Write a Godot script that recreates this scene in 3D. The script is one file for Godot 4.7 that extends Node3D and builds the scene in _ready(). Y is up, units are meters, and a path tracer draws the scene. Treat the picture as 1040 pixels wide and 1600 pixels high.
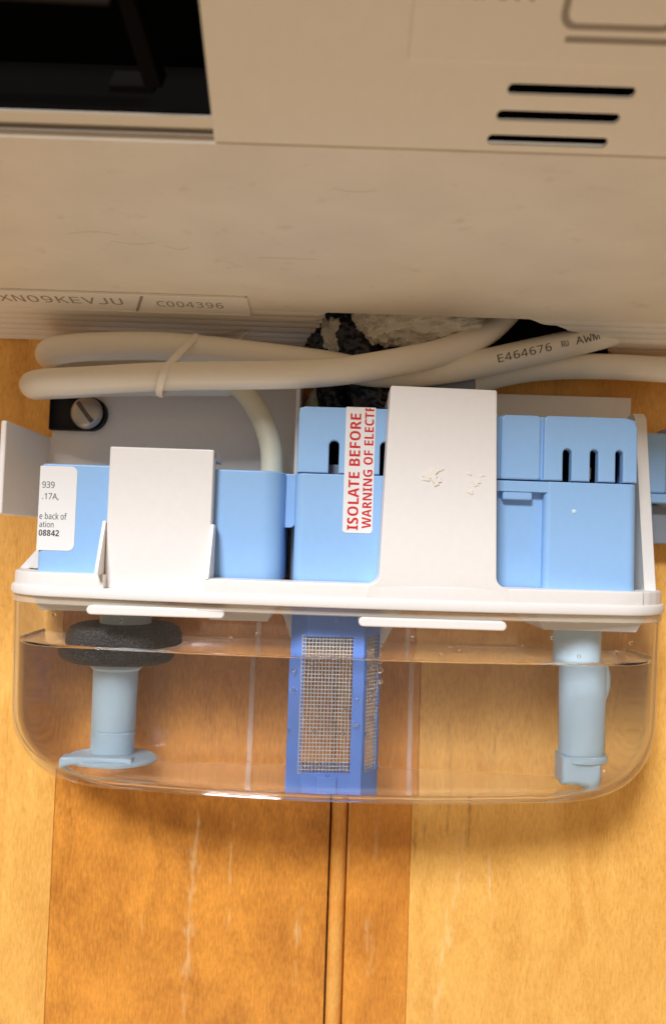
extends Node3D
# A condensate pump on a wooden wall under an old air conditioner. Lengths below are in millimetres; commit() turns them into metres.

const MM := 0.001

class Builder:
	# collects triangles (counter-clockwise seen from outside), then smooths and commits them
	var p := PackedVector3Array()
	var xf := Transform3D()
	var uv_axes := "xy"
	var uv_box := Rect2(0, 0, 1, 1)

	func tri(a: Vector3, b: Vector3, c: Vector3) -> void:
		p.append(xf * a)
		p.append(xf * b)
		p.append(xf * c)

	func quad(a: Vector3, b: Vector3, c: Vector3, d: Vector3) -> void:
		tri(a, b, c)
		tri(a, c, d)

	func cap(poly: PackedVector2Array, z: float, up: bool) -> void:
		var t := Geometry2D.triangulate_polygon(poly)
		for i in range(0, t.size(), 3):
			var a := poly[t[i]]
			var b := poly[t[i + 1]]
			var c := poly[t[i + 2]]
			if ((b - a).cross(c - a) > 0) != up:
				var k := b
				b = c
				c = k
			tri(Vector3(a.x, a.y, z), Vector3(b.x, b.y, z), Vector3(c.x, c.y, z))

	static func inset(poly: PackedVector2Array, d: float) -> PackedVector2Array:
		var out := PackedVector2Array()
		var n := poly.size()
		for i in n:
			var e0 := (poly[i] - poly[(i + n - 1) % n]).normalized()
			var e1 := (poly[(i + 1) % n] - poly[i]).normalized()
			var n0 := Vector2(-e0.y, e0.x)
			var n1 := Vector2(-e1.y, e1.x)
			var m := n0 + n1
			out.append(poly[i] + m * (d / maxf(0.35, 1.0 + n0.dot(n1))))
		return out

	func wall(a: PackedVector2Array, za: float, b: PackedVector2Array, zb: float) -> void:
		var n := a.size()
		for i in n:
			var j := (i + 1) % n
			quad(Vector3(a[i].x, a[i].y, za), Vector3(a[j].x, a[j].y, za), Vector3(b[j].x, b[j].y, zb), Vector3(b[i].x, b[i].y, zb))

	# poly counter-clockwise in x, y; from z0 (back) to z1 (front), the front edge rounded by bevel
	func extrude(poly: PackedVector2Array, z0: float, z1: float, bevel := 0.0, back := true) -> void:
		var a := 0.0
		var c := 0.0
		for i in poly.size():
			c += poly[i].cross(poly[(i + 1) % poly.size()])
		if c < 0:
			poly.reverse()
		if bevel > 0.0:
			var last := poly
			var lz := z1 - bevel
			wall(poly, z0, poly, lz)
			for k in 3:
				a = (k + 1) * PI / 6.0
				var nx := inset(poly, bevel * (1.0 - cos(a)))
				var nz := z1 - bevel * (1.0 - sin(a))
				wall(last, lz, nx, nz)
				last = nx
				lz = nz
			cap(last, z1, true)
		else:
			wall(poly, z0, poly, z1)
			cap(poly, z1, true)
		if back:
			cap(poly, z0, false)

	# box with all edges rounded
	func rbox(lo: Vector3, hi: Vector3, r: float, seg := 3) -> void:
		var cuts := []
		for ax in 3:
			var l := []
			for k in seg + 1:
				l.append(lo[ax] + r * (1.0 - cos(k * PI / 2 / seg)) if k < seg else lo[ax] + r)
			for k in seg + 1:
				l.append(hi[ax] - r + r * sin(k * PI / 2 / seg) if k > 0 else hi[ax] - r)
			cuts.append(l)
		var ilo := lo + Vector3.ONE * r
		var ihi := hi - Vector3.ONE * r
		for ax in 3:
			var u := (ax + 1) % 3
			var v := (ax + 2) % 3
			for side in 2:
				for i in cuts[u].size() - 1:
					for j in cuts[v].size() - 1:
						var q := []
						for w in [[0, 0], [1, 0], [1, 1], [0, 1]]:
							var pt := Vector3()
							pt[ax] = hi[ax] if side else lo[ax]
							pt[u] = cuts[u][i + w[0]]
							pt[v] = cuts[v][j + w[1]]
							var inn := pt.clamp(ilo, ihi)
							q.append(inn + (pt - inn).normalized() * r)
						if side:
							quad(q[0], q[1], q[2], q[3])
						else:
							quad(q[3], q[2], q[1], q[0])

	# loops of equal length, each counter-clockwise seen from the end it leads to
	func loft(loops: Array, cap_first := true, cap_last := true) -> void:
		for k in loops.size() - 1:
			var a: PackedVector3Array = loops[k]
			var b: PackedVector3Array = loops[k + 1]
			for i in a.size():
				var j := (i + 1) % a.size()
				quad(a[i], a[j], b[j], b[i])
		if cap_first:
			fan(loops[0], false)
		if cap_last:
			fan(loops[-1], true)

	func fan(l: PackedVector3Array, up: bool) -> void:
		var c := Vector3()
		for v in l:
			c += v
		c /= l.size()
		for i in l.size():
			var j := (i + 1) % l.size()
			if up:
				tri(c, l[i], l[j])
			else:
				tri(c, l[j], l[i])

	# a round or oval bar along a path
	func tube(path: Array, radius: Variant, sides := 16, flat := Vector2(1, 1), up := Vector3(0, 0, 1), closed := false, round_ends := true) -> void:
		var loops := []
		var n := path.size()
		var right_last := Vector3()
		for i in n:
			var f: Vector3
			if closed:
				f = (path[(i + 1) % n] - path[(i + n - 1) % n]).normalized()
			else:
				f = (path[mini(i + 1, n - 1)] - path[maxi(i - 1, 0)]).normalized()
			var r: Vector3
			if i == 0:
				r = f.cross(up).normalized()
			else:
				r = (right_last - f * right_last.dot(f)).normalized()
			right_last = r
			var w := r.cross(f)
			var rad: float = radius[i] if radius is Array else radius
			if round_ends and not closed and i == 0:
				for k in 3:
					var a := (k + 0.3) * PI / 6.6
					loops.append(ring(path[i] - f * rad * cos(a), r, w, rad * sin(a), sides, flat))
			loops.append(ring(path[i], r, w, rad, sides, flat))
			if round_ends and not closed and i == n - 1:
				for k in 3:
					var a := (2.3 - k) * PI / 6.6
					loops.append(ring(path[i] + f * rad * cos(a), r, w, rad * sin(a), sides, flat))
		if closed:
			loops.append(loops[0])
			loft(loops, false, false)
		else:
			loft(loops)

	func ring(c: Vector3, r: Vector3, w: Vector3, rad: float, sides: int, flat: Vector2) -> PackedVector3Array:
		var l := PackedVector3Array()
		for k in sides:
			var a := -TAU * k / sides
			l.append(c + (r * cos(a) * flat.x - w * sin(a) * flat.y) * rad)
		l.reverse()
		return l

	# profile of (radius, height) from bottom to top round an upright axis
	func lathe(c: Vector3, profile: Array, sides := 32) -> void:
		var loops := []
		for q in profile:
			var l := PackedVector3Array()
			for k in sides:
				var a := -TAU * k / sides
				l.append(c + Vector3(cos(a) * q[0], q[1], sin(a) * q[0]))
			loops.append(l)
		loft(loops)

	func ball(c: Vector3, r: Vector3, rings := 6, sides := 10) -> void:
		var loops := []
		for i in rings - 1:
			var t := PI * (i + 1) / rings
			var l := PackedVector3Array()
			for k in sides:
				var a := -TAU * k / sides
				l.append(c + Vector3(cos(a) * sin(t) * r.x, -cos(t) * r.y, sin(a) * sin(t) * r.z))
			loops.append(l)
		loft(loops)

	func mesh(crease := 38.0) -> ArrayMesh:
		var n := p.size()
		var fn := PackedVector3Array()
		fn.resize(n / 3)
		var at := {}
		for i in range(0, n, 3):
			var c := (p[i + 1] - p[i]).cross(p[i + 2] - p[i])
			fn[i / 3] = c
			for k in 3:
				var key := Vector3i((p[i + k] * 2000.0).round())
				if not at.has(key):
					at[key] = PackedInt32Array()
				at[key].append(i / 3)
		var lim := cos(deg_to_rad(crease))
		var v := PackedVector3Array()
		var nn := PackedVector3Array()
		var uv := PackedVector2Array()
		for i in range(0, n, 3):
			var f := fn[i / 3]
			if f.length_squared() < 1e-12:
				continue
			var me := f.normalized()
			for k in [0, 2, 1]:
				var q := p[i + k]
				var sum := Vector3()
				for o in at[Vector3i((q * 2000.0).round())]:
					var g := fn[o]
					if g.length_squared() > 1e-12 and g.normalized().dot(me) > lim:
						sum += g
				v.append(q * MM)
				nn.append(sum.normalized() if sum.length_squared() > 1e-14 else me)
				var t := Vector2(q.x, q.y) if uv_axes == "xy" else Vector2(q.x, q.z)
				uv.append(Vector2((t.x - uv_box.position.x) / uv_box.size.x, 1.0 - (t.y - uv_box.position.y) / uv_box.size.y))
		var arr := []
		arr.resize(Mesh.ARRAY_MAX)
		arr[Mesh.ARRAY_VERTEX] = v
		arr[Mesh.ARRAY_NORMAL] = nn
		arr[Mesh.ARRAY_TEX_UV] = uv
		var m := ArrayMesh.new()
		m.add_surface_from_arrays(Mesh.PRIMITIVE_TRIANGLES, arr)
		return m


# ---------------------------------------------------------------- helpers
func put(called: String, b: Builder, mat: Material, parent: Node = self, crease := 38.0) -> MeshInstance3D:
	var o := MeshInstance3D.new()
	o.name = numbered(called, parent)
	o.mesh = b.mesh(crease)
	o.material_override = mat
	parent.add_child(o, true)
	return o


func numbered(called: String, parent: Node) -> String:
	if not parent.has_node(called):
		return called
	var k := 1
	while parent.has_node("%s_%03d" % [called, k]):
		k += 1
	return "%s_%03d" % [called, k]


func thing(called: String, label: String, category: String, group := "") -> Node3D:
	var o := Node3D.new()
	o.name = numbered(called, self)
	add_child(o, true)
	return tag(o, label, category, group)


func tag(o: Node3D, label: String, category: String, group := "", kind := "") -> Node3D:
	if label:
		o.set_meta("label", label)
	if category:
		o.set_meta("category", category)
	if group:
		o.set_meta("group", group)
	if kind:
		o.set_meta("kind", kind)
	return o


func rr(x0: float, y0: float, x1: float, y1: float, r: Variant = 0.0, seg := 5) -> PackedVector2Array:
	# rounded rectangle, corner radii in the order bottom left, bottom right, top right, top left
	var l := PackedVector2Array()
	var c := [Vector2(x0, y0), Vector2(x1, y0), Vector2(x1, y1), Vector2(x0, y1)]
	var s := [Vector2(1, 1), Vector2(-1, 1), Vector2(-1, -1), Vector2(1, -1)]
	for k in 4:
		var q: float = r[k] if r is Array else r
		if q <= 0.0:
			l.append(c[k])
			continue
		for i in seg + 1:
			var a := PI + k * PI / 2 + i * PI / 2 / seg
			l.append(c[k] + s[k] * q + Vector2(cos(a), sin(a)) * q)
	return l


func poly(flat: Array) -> PackedVector2Array:
	var l := PackedVector2Array()
	for q in flat:
		l.append(Vector2(q[0], q[1]))
	return l


func smooth_path(pts: Array, per := 8) -> Array:
	var out := []
	for i in pts.size() - 1:
		var a: Vector3 = pts[maxi(i - 1, 0)]
		var b: Vector3 = pts[i]
		var c: Vector3 = pts[i + 1]
		var d: Vector3 = pts[mini(i + 2, pts.size() - 1)]
		for k in per:
			out.append(b.cubic_interpolate(c, a, d, float(k) / per))
	out.append(pts[-1])
	return out


func lin(r: float, g: float, b: float, a := 1.0) -> Color:
	var c := Color(r, g, b).linear_to_srgb()
	c.a = a
	return c


func plain(c: Color, rough: float, spec := 0.5) -> StandardMaterial3D:
	var m := StandardMaterial3D.new()
	m.albedo_color = c
	m.roughness = rough
	m.metallic_specular = spec
	return m


func noise_map(freq: float, octaves: int, lo: float, hi: float, s: int, size := 512) -> NoiseTexture2D:
	var f := FastNoiseLite.new()
	f.seed = s
	f.frequency = freq
	f.fractal_octaves = octaves
	var t := NoiseTexture2D.new()
	t.noise = f
	t.width = size
	t.height = size
	t.seamless = true
	var g := Gradient.new()
	g.set_color(0, Color(lo, lo, lo))
	g.set_color(1, Color(hi, hi, hi))
	t.color_ramp = g
	return t


var tone_map: NoiseTexture2D
var rough_map: NoiseTexture2D
var grain_map: NoiseTexture2D


func plastic(c: Color, rough: float, grain := 0.02, dirt := true) -> StandardMaterial3D:
	# moulded plastic: faint uneven tone, uneven gloss, a fine textured skin
	var m := plain(c, rough)
	m.uv1_triplanar = true
	m.uv1_scale = Vector3.ONE * 18.0
	if dirt:
		m.albedo_texture = tone_map
	m.roughness = minf(1.0, rough * 1.35)
	m.roughness_texture = rough_map
	m.heightmap_enabled = true
	m.heightmap_texture = grain_map
	m.heightmap_scale = grain
	return m


func clear(alpha: float, rough := 0.03) -> StandardMaterial3D:
	var m := plain(Color(1, 1, 1, alpha), rough)
	m.transparency = BaseMaterial3D.TRANSPARENCY_ALPHA
	m.cull_mode = BaseMaterial3D.CULL_DISABLED
	return m


func text_points(s: String, family: String, bold: bool) -> PackedVector3Array:
	var f := SystemFont.new()
	f.font_names = PackedStringArray([family])
	if bold:
		f.font_weight = 700
	var t := TextMesh.new()
	t.font = f
	t.text = s
	t.font_size = 64
	t.pixel_size = 0.01
	t.depth = 0.01
	t.curve_step = 1.0
	var pts := PackedVector3Array()
	for k in t.get_surface_count():
		var a := t.surface_get_arrays(k)
		var v: PackedVector3Array = a[Mesh.ARRAY_VERTEX]
		var ix: PackedInt32Array = a[Mesh.ARRAY_INDEX]
		for i in ix:
			pts.append(v[i])
	return pts


# letters fill a w x h rectangle from (0, 0); xf lays it on its surface; fold bends what lies past x = fold back along z
func lettering(b: Builder, s: String, w: float, h: float, xf: Transform3D, bold := true, fold := INF, family := "Droid Sans") -> void:
	var pts := text_points(s, family, bold)
	var lo := Vector3.INF
	var hi := -Vector3.INF
	for q in pts:
		lo = lo.min(q)
		hi = hi.max(q)
	for i in range(0, pts.size(), 3):
		var t := []
		for k in 3:
			var q := pts[i + k]
			var x := (q.x - lo.x) / (hi.x - lo.x) * w
			var y := (q.y - lo.y) / (hi.y - lo.y) * h
			var z := 0.03 if q.z > 0 else 0.0
			if x > fold:
				z -= (x - fold) * 1.0
				x = fold + (x - fold) * 0.12
			t.append(xf * Vector3(x, y, z))
		b.tri(t[0], t[2], t[1])


const WALL_LOW := -230.0
const WALL_TALL := 360.0


func wood_texture(x_left: float, wide: float, per_mm: float, s: int, light: Vector3, dark: Vector3, curl: float, marks: Array) -> ImageTexture:
	# upright grain; curl adds the slanting shimmer of figured wood; marks are streaks with a shape of their own, in millimetres
	var big := FastNoiseLite.new()
	big.seed = s
	big.frequency = 1.0
	big.fractal_octaves = 3
	var fine := FastNoiseLite.new()
	fine.seed = s + 7
	fine.frequency = 1.0
	fine.fractal_octaves = 2
	var w := int(wide * per_mm)
	var h := 1180
	var im := Image.create(w, h, false, Image.FORMAT_RGB8)
	for j in h:
		var y := WALL_LOW + WALL_TALL * (1.0 - (j + 0.5) / h)
		for i in w:
			var x := (i + 0.5) / per_mm
			var warp := big.get_noise_2d(x * 0.02, y * 0.012) * 14.0
			var bands := big.get_noise_2d((x + warp) * 0.075, y * 0.007 + 9.0)
			var fig := big.get_noise_2d(x * 0.03 + y * 0.022, y * 0.06 - x * 0.03 + warp * 0.05)
			var shim := fine.get_noise_2d(x * 0.16 + y * 0.05, y * 0.22)
			var pore := fine.get_noise_2d(x * 1.1, y * 0.16 + warp * 0.1)
			var fleck := fine.get_noise_2d(x * 0.75 + 50.0, y * 0.34)
			var sweep := big.get_noise_2d(x * 0.018 - y * 0.010 + 70.0, y * 0.016 + x * 0.012)
			var arcs := sin((sqrt(pow(x - 18.0, 2.0) + pow((y + 210.0) * 0.8, 2.0)) + warp * 1.6) * 0.36)
			var t := 0.54 + bands * 0.40 * (1.3 - curl) + fig * 0.30 * curl + sweep * 0.8 * curl + arcs * 0.14 * curl + shim * 0.16 * curl + pore * 0.34 + fleck * 0.34 * curl
			t = clampf(t, 0.0, 1.0)
			var c := dark.lerp(light, t)
			if fine.get_noise_2d(x * 2.6 + 200.0, y * 0.22) > 0.34:      # open pores
				c = c * 0.88
			for m in marks:
				# x, top, bottom, half width, strength, wander, colour, drift
				if y < m[1] and y > m[2]:
					var dv: float = (m[1] - y) / (m[1] - m[2])
					var mx: float = m[0] - x_left + big.get_noise_2d(y * 0.05, m[0]) * m[5] + m[7] * dv
					var half: float = m[3] * (0.3 + 1.2 * absf(fine.get_noise_2d(y * 0.09, m[0] * 3.0)))
					var k: float = clampf(1.0 - absf(x - mx) / half, 0.0, 1.0) * m[4] * pow(sin(dv * PI), 0.5) * clampf(0.5 + fine.get_noise_2d(y * 0.07, x * 0.4) * 1.1, 0.0, 1.0)
					c = c.lerp(m[6], clampf(k, 0.0, 1.0))
			im.set_pixel(i, j, Color(c.x, c.y, c.z).linear_to_srgb())
	return ImageTexture.create_from_image(im)


func shell_texture() -> ImageTexture:
	# aged cream plastic with faint stains, scuffs and a brown scrape
	var f := FastNoiseLite.new()
	f.seed = 5
	f.frequency = 1.0
	f.fractal_octaves = 4
	var im := Image.create(1024, 512, false, Image.FORMAT_RGB8)
	for y in 512:
		for x in 1024:
			var u := x / 1024.0
			var v := y / 512.0
			var k := 1.0 + f.get_noise_2d(u * 12.0, v * 6.0) * 0.03
			var st := clampf(f.get_noise_2d(u * 34.0 + 3.0, v * 15.0) - 0.42, 0.0, 1.0)
			var spot := clampf(f.get_noise_2d(u * 150.0 + 40.0, v * 75.0) - 0.62, 0.0, 1.0) * 1.0
			var c := Vector3(0.97, 0.955, 0.925) * k
			c = c.lerp(Vector3(0.62, 0.46, 0.30), clampf(st * 0.35 + spot * 0.7, 0.0, 0.35))
			im.set_pixel(x, y, Color(c.x, c.y, c.z))
	# scrapes with a shape of their own
	for s in [[330, 214, 34, -0.35, 16], [356, 226, 30, 0.5, 9], [392, 232, 16, 0.9, 8], [232, 224, 20, 0.15, 12], [505, 120, 26, 1.0, 5], [455, 250, 40, 0.1, 4]]:
		for i in int(s[2]):
			var t: float = i / float(s[2])
			var px: int = int(s[0] + t * s[2])
			var py: int = int(s[1] + sin(t * 3.0) * s[4] * s[3])
			for q in [[0, 0, 0.5], [0, 1, 0.3], [1, 0, 0.2]]:
				var o := im.get_pixel(px + q[0], py + q[1])
				im.set_pixel(px + q[0], py + q[1], o.lerp(Color(0.6, 0.42, 0.25), q[2] * 0.32))
	return ImageTexture.create_from_image(im)


# ---------------------------------------------------------------- the tank's outline in plan
const CENTRE := 2.5


func plan(w: float, zf: float, zb: float, r: float, bow: float, y: float) -> PackedVector3Array:
	# from the back left along the left side, round the bowed front, to the back right; counter-clockwise seen from below
	var c := PackedVector2Array()
	c.append(Vector2(-w, zb))
	var zc := zf - bow
	for i in 9:
		var a := PI - i * PI / 2 / 8
		c.append(Vector2(-w + r + cos(a) * r, zc - r + sin(a) * r))
	for i in range(1, 24):
		var x := lerpf(-w + r, w - r, i / 24.0)
		c.append(Vector2(x, zf - bow * pow(absf(x) / (w - r), 2.0)))
	for i in 9:
		var a := PI / 2 - i * PI / 2 / 8
		c.append(Vector2(w - r + cos(a) * r, zc - r + sin(a) * r))
	c.append(Vector2(w, zb))
	for i in range(1, 12):
		c.append(Vector2(lerpf(w, -w, i / 12.0), zb))
	var l := PackedVector3Array()
	for q in c:
		l.append(Vector3(q.x + CENTRE, y, q.y))
	return l


func tank_loops(inset: float, floor_y: float, top_y: float, down: bool) -> Array:
	# levels from the top to the floor (or the other way round)
	var loops := []
	var ys := [top_y]
	for k in range(1, 8):
		ys.append(lerpf(top_y, -58.0, k / 8.0))
	for k in 13:
		ys.append(floor_y + (-58.0 - floor_y) * (1.0 - sin(k * PI / 2 / 12)))
	for y in ys:
		var w: float = 110.8 - inset + (y + 20.0) * 0.02
		var k: float = clampf((-58.0 - y) / (-58.0 - floor_y), 0.0, 1.0)
		w -= 21.0 * (1.0 - sqrt(maxf(0.0, 1.0 - k * k)))
		var kk: float = clampf((floor_y + 5.0 - y) / 5.0, 0.0, 1.0)
		var zin: float = 3.5 * (1.0 - sqrt(maxf(0.0, 1.0 - kk * kk)))
		loops.append(plan(w, 53.5 - inset + (y + 20.0) * 0.02 - zin, 3.0 + inset, 24.0 - inset, 6.0, y))
	if not down:
		loops.reverse()
	return loops


func _ready() -> void:
	# ---- camera
	var cam := Camera3D.new()
	cam.name = "camera"
	cam.keep_aspect = Camera3D.KEEP_HEIGHT
	cam.near = 0.01
	cam.far = 10.0
	cam.transform = Transform3D(Basis(Vector3.RIGHT, deg_to_rad(2.5)) * Basis(Vector3.BACK, deg_to_rad(1.9)), Vector3(0, 0, 282) * MM)
	var att := CameraAttributesPhysical.new()
	att.frustum_focal_length = 17.25
	att.frustum_near = 0.01
	att.frustum_far = 10.0
	att.frustum_focus_distance = 0.242
	att.exposure_aperture = 6.0
	cam.attributes = att
	cam.fov = 69.64
	add_child(cam)
	cam.current = true
	# ---- light: a warm room, its ceiling lamp in front of and above the pump
	var env := Environment.new()
	env.background_mode = Environment.BG_COLOR
	env.background_color = lin(0.036, 0.027, 0.019)
	env.tonemap_mode = Environment.TONE_MAPPER_LINEAR
	env.tonemap_exposure = 8.0
	env.sdfgi_enabled = true
	env.ssao_enabled = true
	env.ssil_enabled = true
	var we := WorldEnvironment.new()
	we.name = "room_environment"
	we.environment = env
	add_child(we)
	var key := AreaLight3D.new()
	key.name = "ceiling_lamp"
	key.area_size = Vector2(0.36, 0.36)
	key.light_energy = 0.44
	key.light_color = lin(0.87, 0.92, 1.0)
	key.area_range = 8.0
	key.area_attenuation = 2.0
	key.shadow_enabled = true
	add_child(key)
	key.look_at_from_position(Vector3(-0.41, 0.94, 1.27), Vector3(0, 0, 0.03))

	# light thrown up from the bright worktop below
	var bounce := AreaLight3D.new()
	bounce.name = "worktop_bounce"
	bounce.area_size = Vector2(0.7, 0.4)
	bounce.light_energy = 0.017
	bounce.light_color = lin(1.0, 0.80, 0.58)
	bounce.area_range = 8.0
	bounce.area_attenuation = 2.0
	bounce.shadow_enabled = true
	add_child(bounce)
	bounce.look_at_from_position(Vector3(0, -0.62, 0.30), Vector3(0, 0.08, 0.09))

	make_materials()
	build_wall()
	build_conditioner()
	build_pump()
	build_tank()
	build_cables()


var M := {}


func make_materials() -> void:
	tone_map = noise_map(0.03, 3, 0.987, 1.0, 3)
	rough_map = noise_map(0.02, 4, 0.6, 0.85, 11)
	grain_map = noise_map(0.25, 2, 0.0, 1.0, 17)
	M.white = plastic(lin(0.82, 0.775, 0.725), 0.42, 0.002)
	M.plate = plastic(lin(0.92, 0.86, 0.80), 0.42, 0.002)
	M.blue = plastic(lin(0.30, 0.52, 0.83), 0.36, 0.004)
	M.pale_blue = plastic(lin(0.60, 0.77, 0.87), 0.4, 0.003)
	M.deep_blue = plastic(lin(0.17, 0.34, 0.90), 0.35, 0.003)
	M.shell = plastic(lin(0.84, 0.77, 0.67), 0.5, 0.006)
	M.shell_marked = plain(lin(0.86, 0.79, 0.69), 0.55)
	M.shell_marked.albedo_texture = shell_texture()
	M.cover = plastic(lin(0.86, 0.77, 0.63), 0.5, 0.006)
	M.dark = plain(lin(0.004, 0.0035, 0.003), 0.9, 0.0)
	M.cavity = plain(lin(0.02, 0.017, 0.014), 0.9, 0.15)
	M.ink = plain(lin(0.05, 0.045, 0.04), 0.6)
	M.print = plain(lin(0.13, 0.115, 0.095), 0.6)
	M.emboss = plain(lin(0.33, 0.27, 0.205), 0.6)
	M.red = plain(lin(0.62, 0.012, 0.006), 0.5)
	M.paper = plain(lin(0.82, 0.80, 0.77), 0.45)
	M.cable = plastic(lin(0.92, 0.85, 0.73), 0.34, 0.004)
	M.cord = plastic(lin(0.84, 0.79, 0.60), 0.5, 0.003)
	M.black = plain(lin(0.012, 0.012, 0.014), 0.75)
	M.steel = plain(lin(0.55, 0.50, 0.43), 0.35)
	M.steel.metallic = 0.8
	M.tank = plain(Color(1, 1, 1, 0.0), 0.0)
	M.tank.transparency = BaseMaterial3D.TRANSPARENCY_ALPHA
	M.tank.refraction_enabled = true
	M.tank.refraction_scale = 0.05
	M.sheet = clear(0.004, 0.02)
	M.sheet.metallic_specular = 0.4
	M.rim = plain(Color(0.93, 0.88, 0.80, 0.4), 0.3)
	M.rim.transparency = BaseMaterial3D.TRANSPARENCY_ALPHA
	M.milky = plain(Color(0.90, 0.84, 0.76, 0.10), 0.3)
	M.milky.transparency = BaseMaterial3D.TRANSPARENCY_ALPHA
	M.rib = clear(0.16, 0.15)
	M.water = plain(Color(1, 1, 1, 0.0), 0.0)
	M.water.transparency = BaseMaterial3D.TRANSPARENCY_ALPHA
	M.water.refraction_enabled = true
	M.water.refraction_scale = 0.033
	M.wire = plain(lin(0.66, 0.63, 0.58), 0.35)
	M.foam = plain(lin(0.19, 0.17, 0.15), 0.5)
	M.foam.uv1_triplanar = true
	M.foam.uv1_scale = Vector3.ONE * 55.0
	M.foam.albedo_texture = noise_map(0.035, 3, 0.12, 0.8, 23)
	M.foam.heightmap_enabled = true
	M.foam.heightmap_texture = noise_map(0.04, 2, 0.0, 1.0, 29)
	M.foam.heightmap_scale = 0.09
	M.fluff = plain(lin(0.93, 0.87, 0.74), 0.95)
	M.fluff.uv1_triplanar = true
	M.fluff.uv1_scale = Vector3.ONE * 30.0
	M.fluff.albedo_texture = noise_map(0.05, 4, 0.85, 1.0, 31)
	M.fluff.heightmap_enabled = true
	M.fluff.heightmap_texture = noise_map(0.09, 4, 0.0, 1.0, 37)
	M.fluff.heightmap_scale = 0.05
	M.wrap = plain(lin(0.014, 0.017, 0.026), 0.22)
	M.wrap.uv1_triplanar = true
	M.wrap.uv1_scale = Vector3.ONE * 25.0
	M.wrap.heightmap_enabled = true
	M.wrap.heightmap_texture = noise_map(0.014, 2, 0.0, 1.0, 41)
	M.wrap.heightmap_scale = 0.25
	M.grey = plastic(lin(0.25, 0.28, 0.33), 0.5, 0.004)
	M.flake = plain(lin(0.80, 0.745, 0.655), 0.55)


# ---------------------------------------------------------------- wooden wall
func build_wall() -> void:
	var wall := Node3D.new()
	wall.name = "wall"
	add_child(wall)
	tag(wall, "orange varnished wood wall of upright boards behind the pump", "wall", "", "structure")
	var white := Vector3(0.93, 0.66, 0.34)
	var brown := Vector3(0.30, 0.12, 0.03)
	var lt := Vector3(0.95, 0.52, 0.125)
	var ltd := Vector3(0.70, 0.32, 0.055)
	var dk := Vector3(0.83, 0.335, 0.045)
	var dkd := Vector3(0.46, 0.16, 0.018)
	# left edge, right edge, front, light, dark, curl, texture pixels per mm, streaks, seed
	var rows := [
		[-200.0, -120.3, -0.6, lt, ltd, 0.15, 1.6, [], 1],
		[-120.1, -101.1, 0.0, lt, ltd, 0.1, 4.0, [], 2],
		[-101.0, 2.6, -0.25, dk, dkd, 0.5, 4.0, [[-47.6, -108, -180, 3.4, 0.5, 0.9, white, -1.6], [-47.0, -88, -122, 0.8, 0.8, 0.8, white, 0.0], [-33.5, -98, -150, 0.9, 0.5, 1.0, white, -1.0], [-8.0, -136, -152, 1.6, 0.6, 0.5, white, 0.0], [-8.5, -156, -166, 1.3, 0.55, 0.5, white, 0.0], [-66.0, -140, -150, 0.7, 0.4, 0.5, white, 0.0]], 3],
		[9.6, 33.2, -0.3, dk * 1.03, dkd * 1.15, 0.4, 4.0, [[10.0, -90, -128, 1.2, 0.35, 1.0, white, 0.0], [20.0, -100, -118, 2.0, 0.4, 1.0, white, 0.0], [19.0, -138, -162, 2.2, 0.35, 2.0, white, 0.0]], 4],
		[33.3, 200.0, 0.1, lt * 1.02, ltd * 1.05, 0.25, 3.0, [[54.0, -100, -178, 3.2, 0.8, 3.0, Vector3(0.97, 0.66, 0.27), -11.0], [62.5, -108, -142, 1.3, 0.7, 0.5, white, 1.5], [66.0, -138, -144, 2.4, 0.8, 0.3, Vector3(0.75, 0.22, 0.02), -1.0], [34.5, -80, -122, 1.6, 0.9, 1.5, brown, 0.5], [38.5, -82, -112, 1.1, 0.7, 1.0, brown, 0.0], [48.0, -80, -110, 1.4, 0.8, 1.2, brown, -1.0], [54.5, -78, -112, 1.8, 0.9, 1.5, brown, 0.5], [44.0, -60, -100, 1.4, 0.5, 1.5, brown, 0.0], [60.0, -62, -98, 1.6, 0.5, 1.0, brown, 0.0]], 5],
	]
	for r in rows:
		var b := Builder.new()
		b.extrude(rr(r[0], WALL_LOW, r[1], WALL_LOW + WALL_TALL, 0.0), -12.0, r[2], 0.15)
		b.uv_box = Rect2(r[0], WALL_LOW, r[1] - r[0], WALL_TALL)
		var m := plain(Color.WHITE, 0.42)
		m.albedo_texture = wood_texture(r[0], r[1] - r[0], r[6], r[8] * 13, r[3], r[4], r[5], r[7])
		m.texture_repeat = false
		m.heightmap_enabled = true
		m.heightmap_texture = m.albedo_texture
		m.heightmap_scale = 0.012
		put("plank", b, m, wall)
	# rounded moulding strip in the joint between two boards
	var s := Builder.new()
	s.tube([Vector3(6.3, WALL_LOW, -2.6), Vector3(6.3, -40, -2.6), Vector3(6.3, WALL_LOW + WALL_TALL, -2.6)], 3.1, 14, Vector2(1, 1), Vector3(0, 0, 1), false, false)
	s.uv_box = Rect2(-1, WALL_LOW, 14, WALL_TALL)
	var sm := plain(Color.WHITE, 0.45)
	sm.albedo_texture = wood_texture(-1, 14, 4.0, 77, lt * 0.9, dkd * 1.6, 0.3, [])
	put("moulding_strip", s, sm, wall)
	var back := Builder.new()
	back.extrude(rr(-200, WALL_LOW, 200, WALL_LOW + WALL_TALL), -20.0, -8.0)
	put("backing_board", back, M.cavity, wall)


# ---------------------------------------------------------------- air conditioner
func shell_y(z: float) -> float:
	return 75.0 + 0.155 * z


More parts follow.
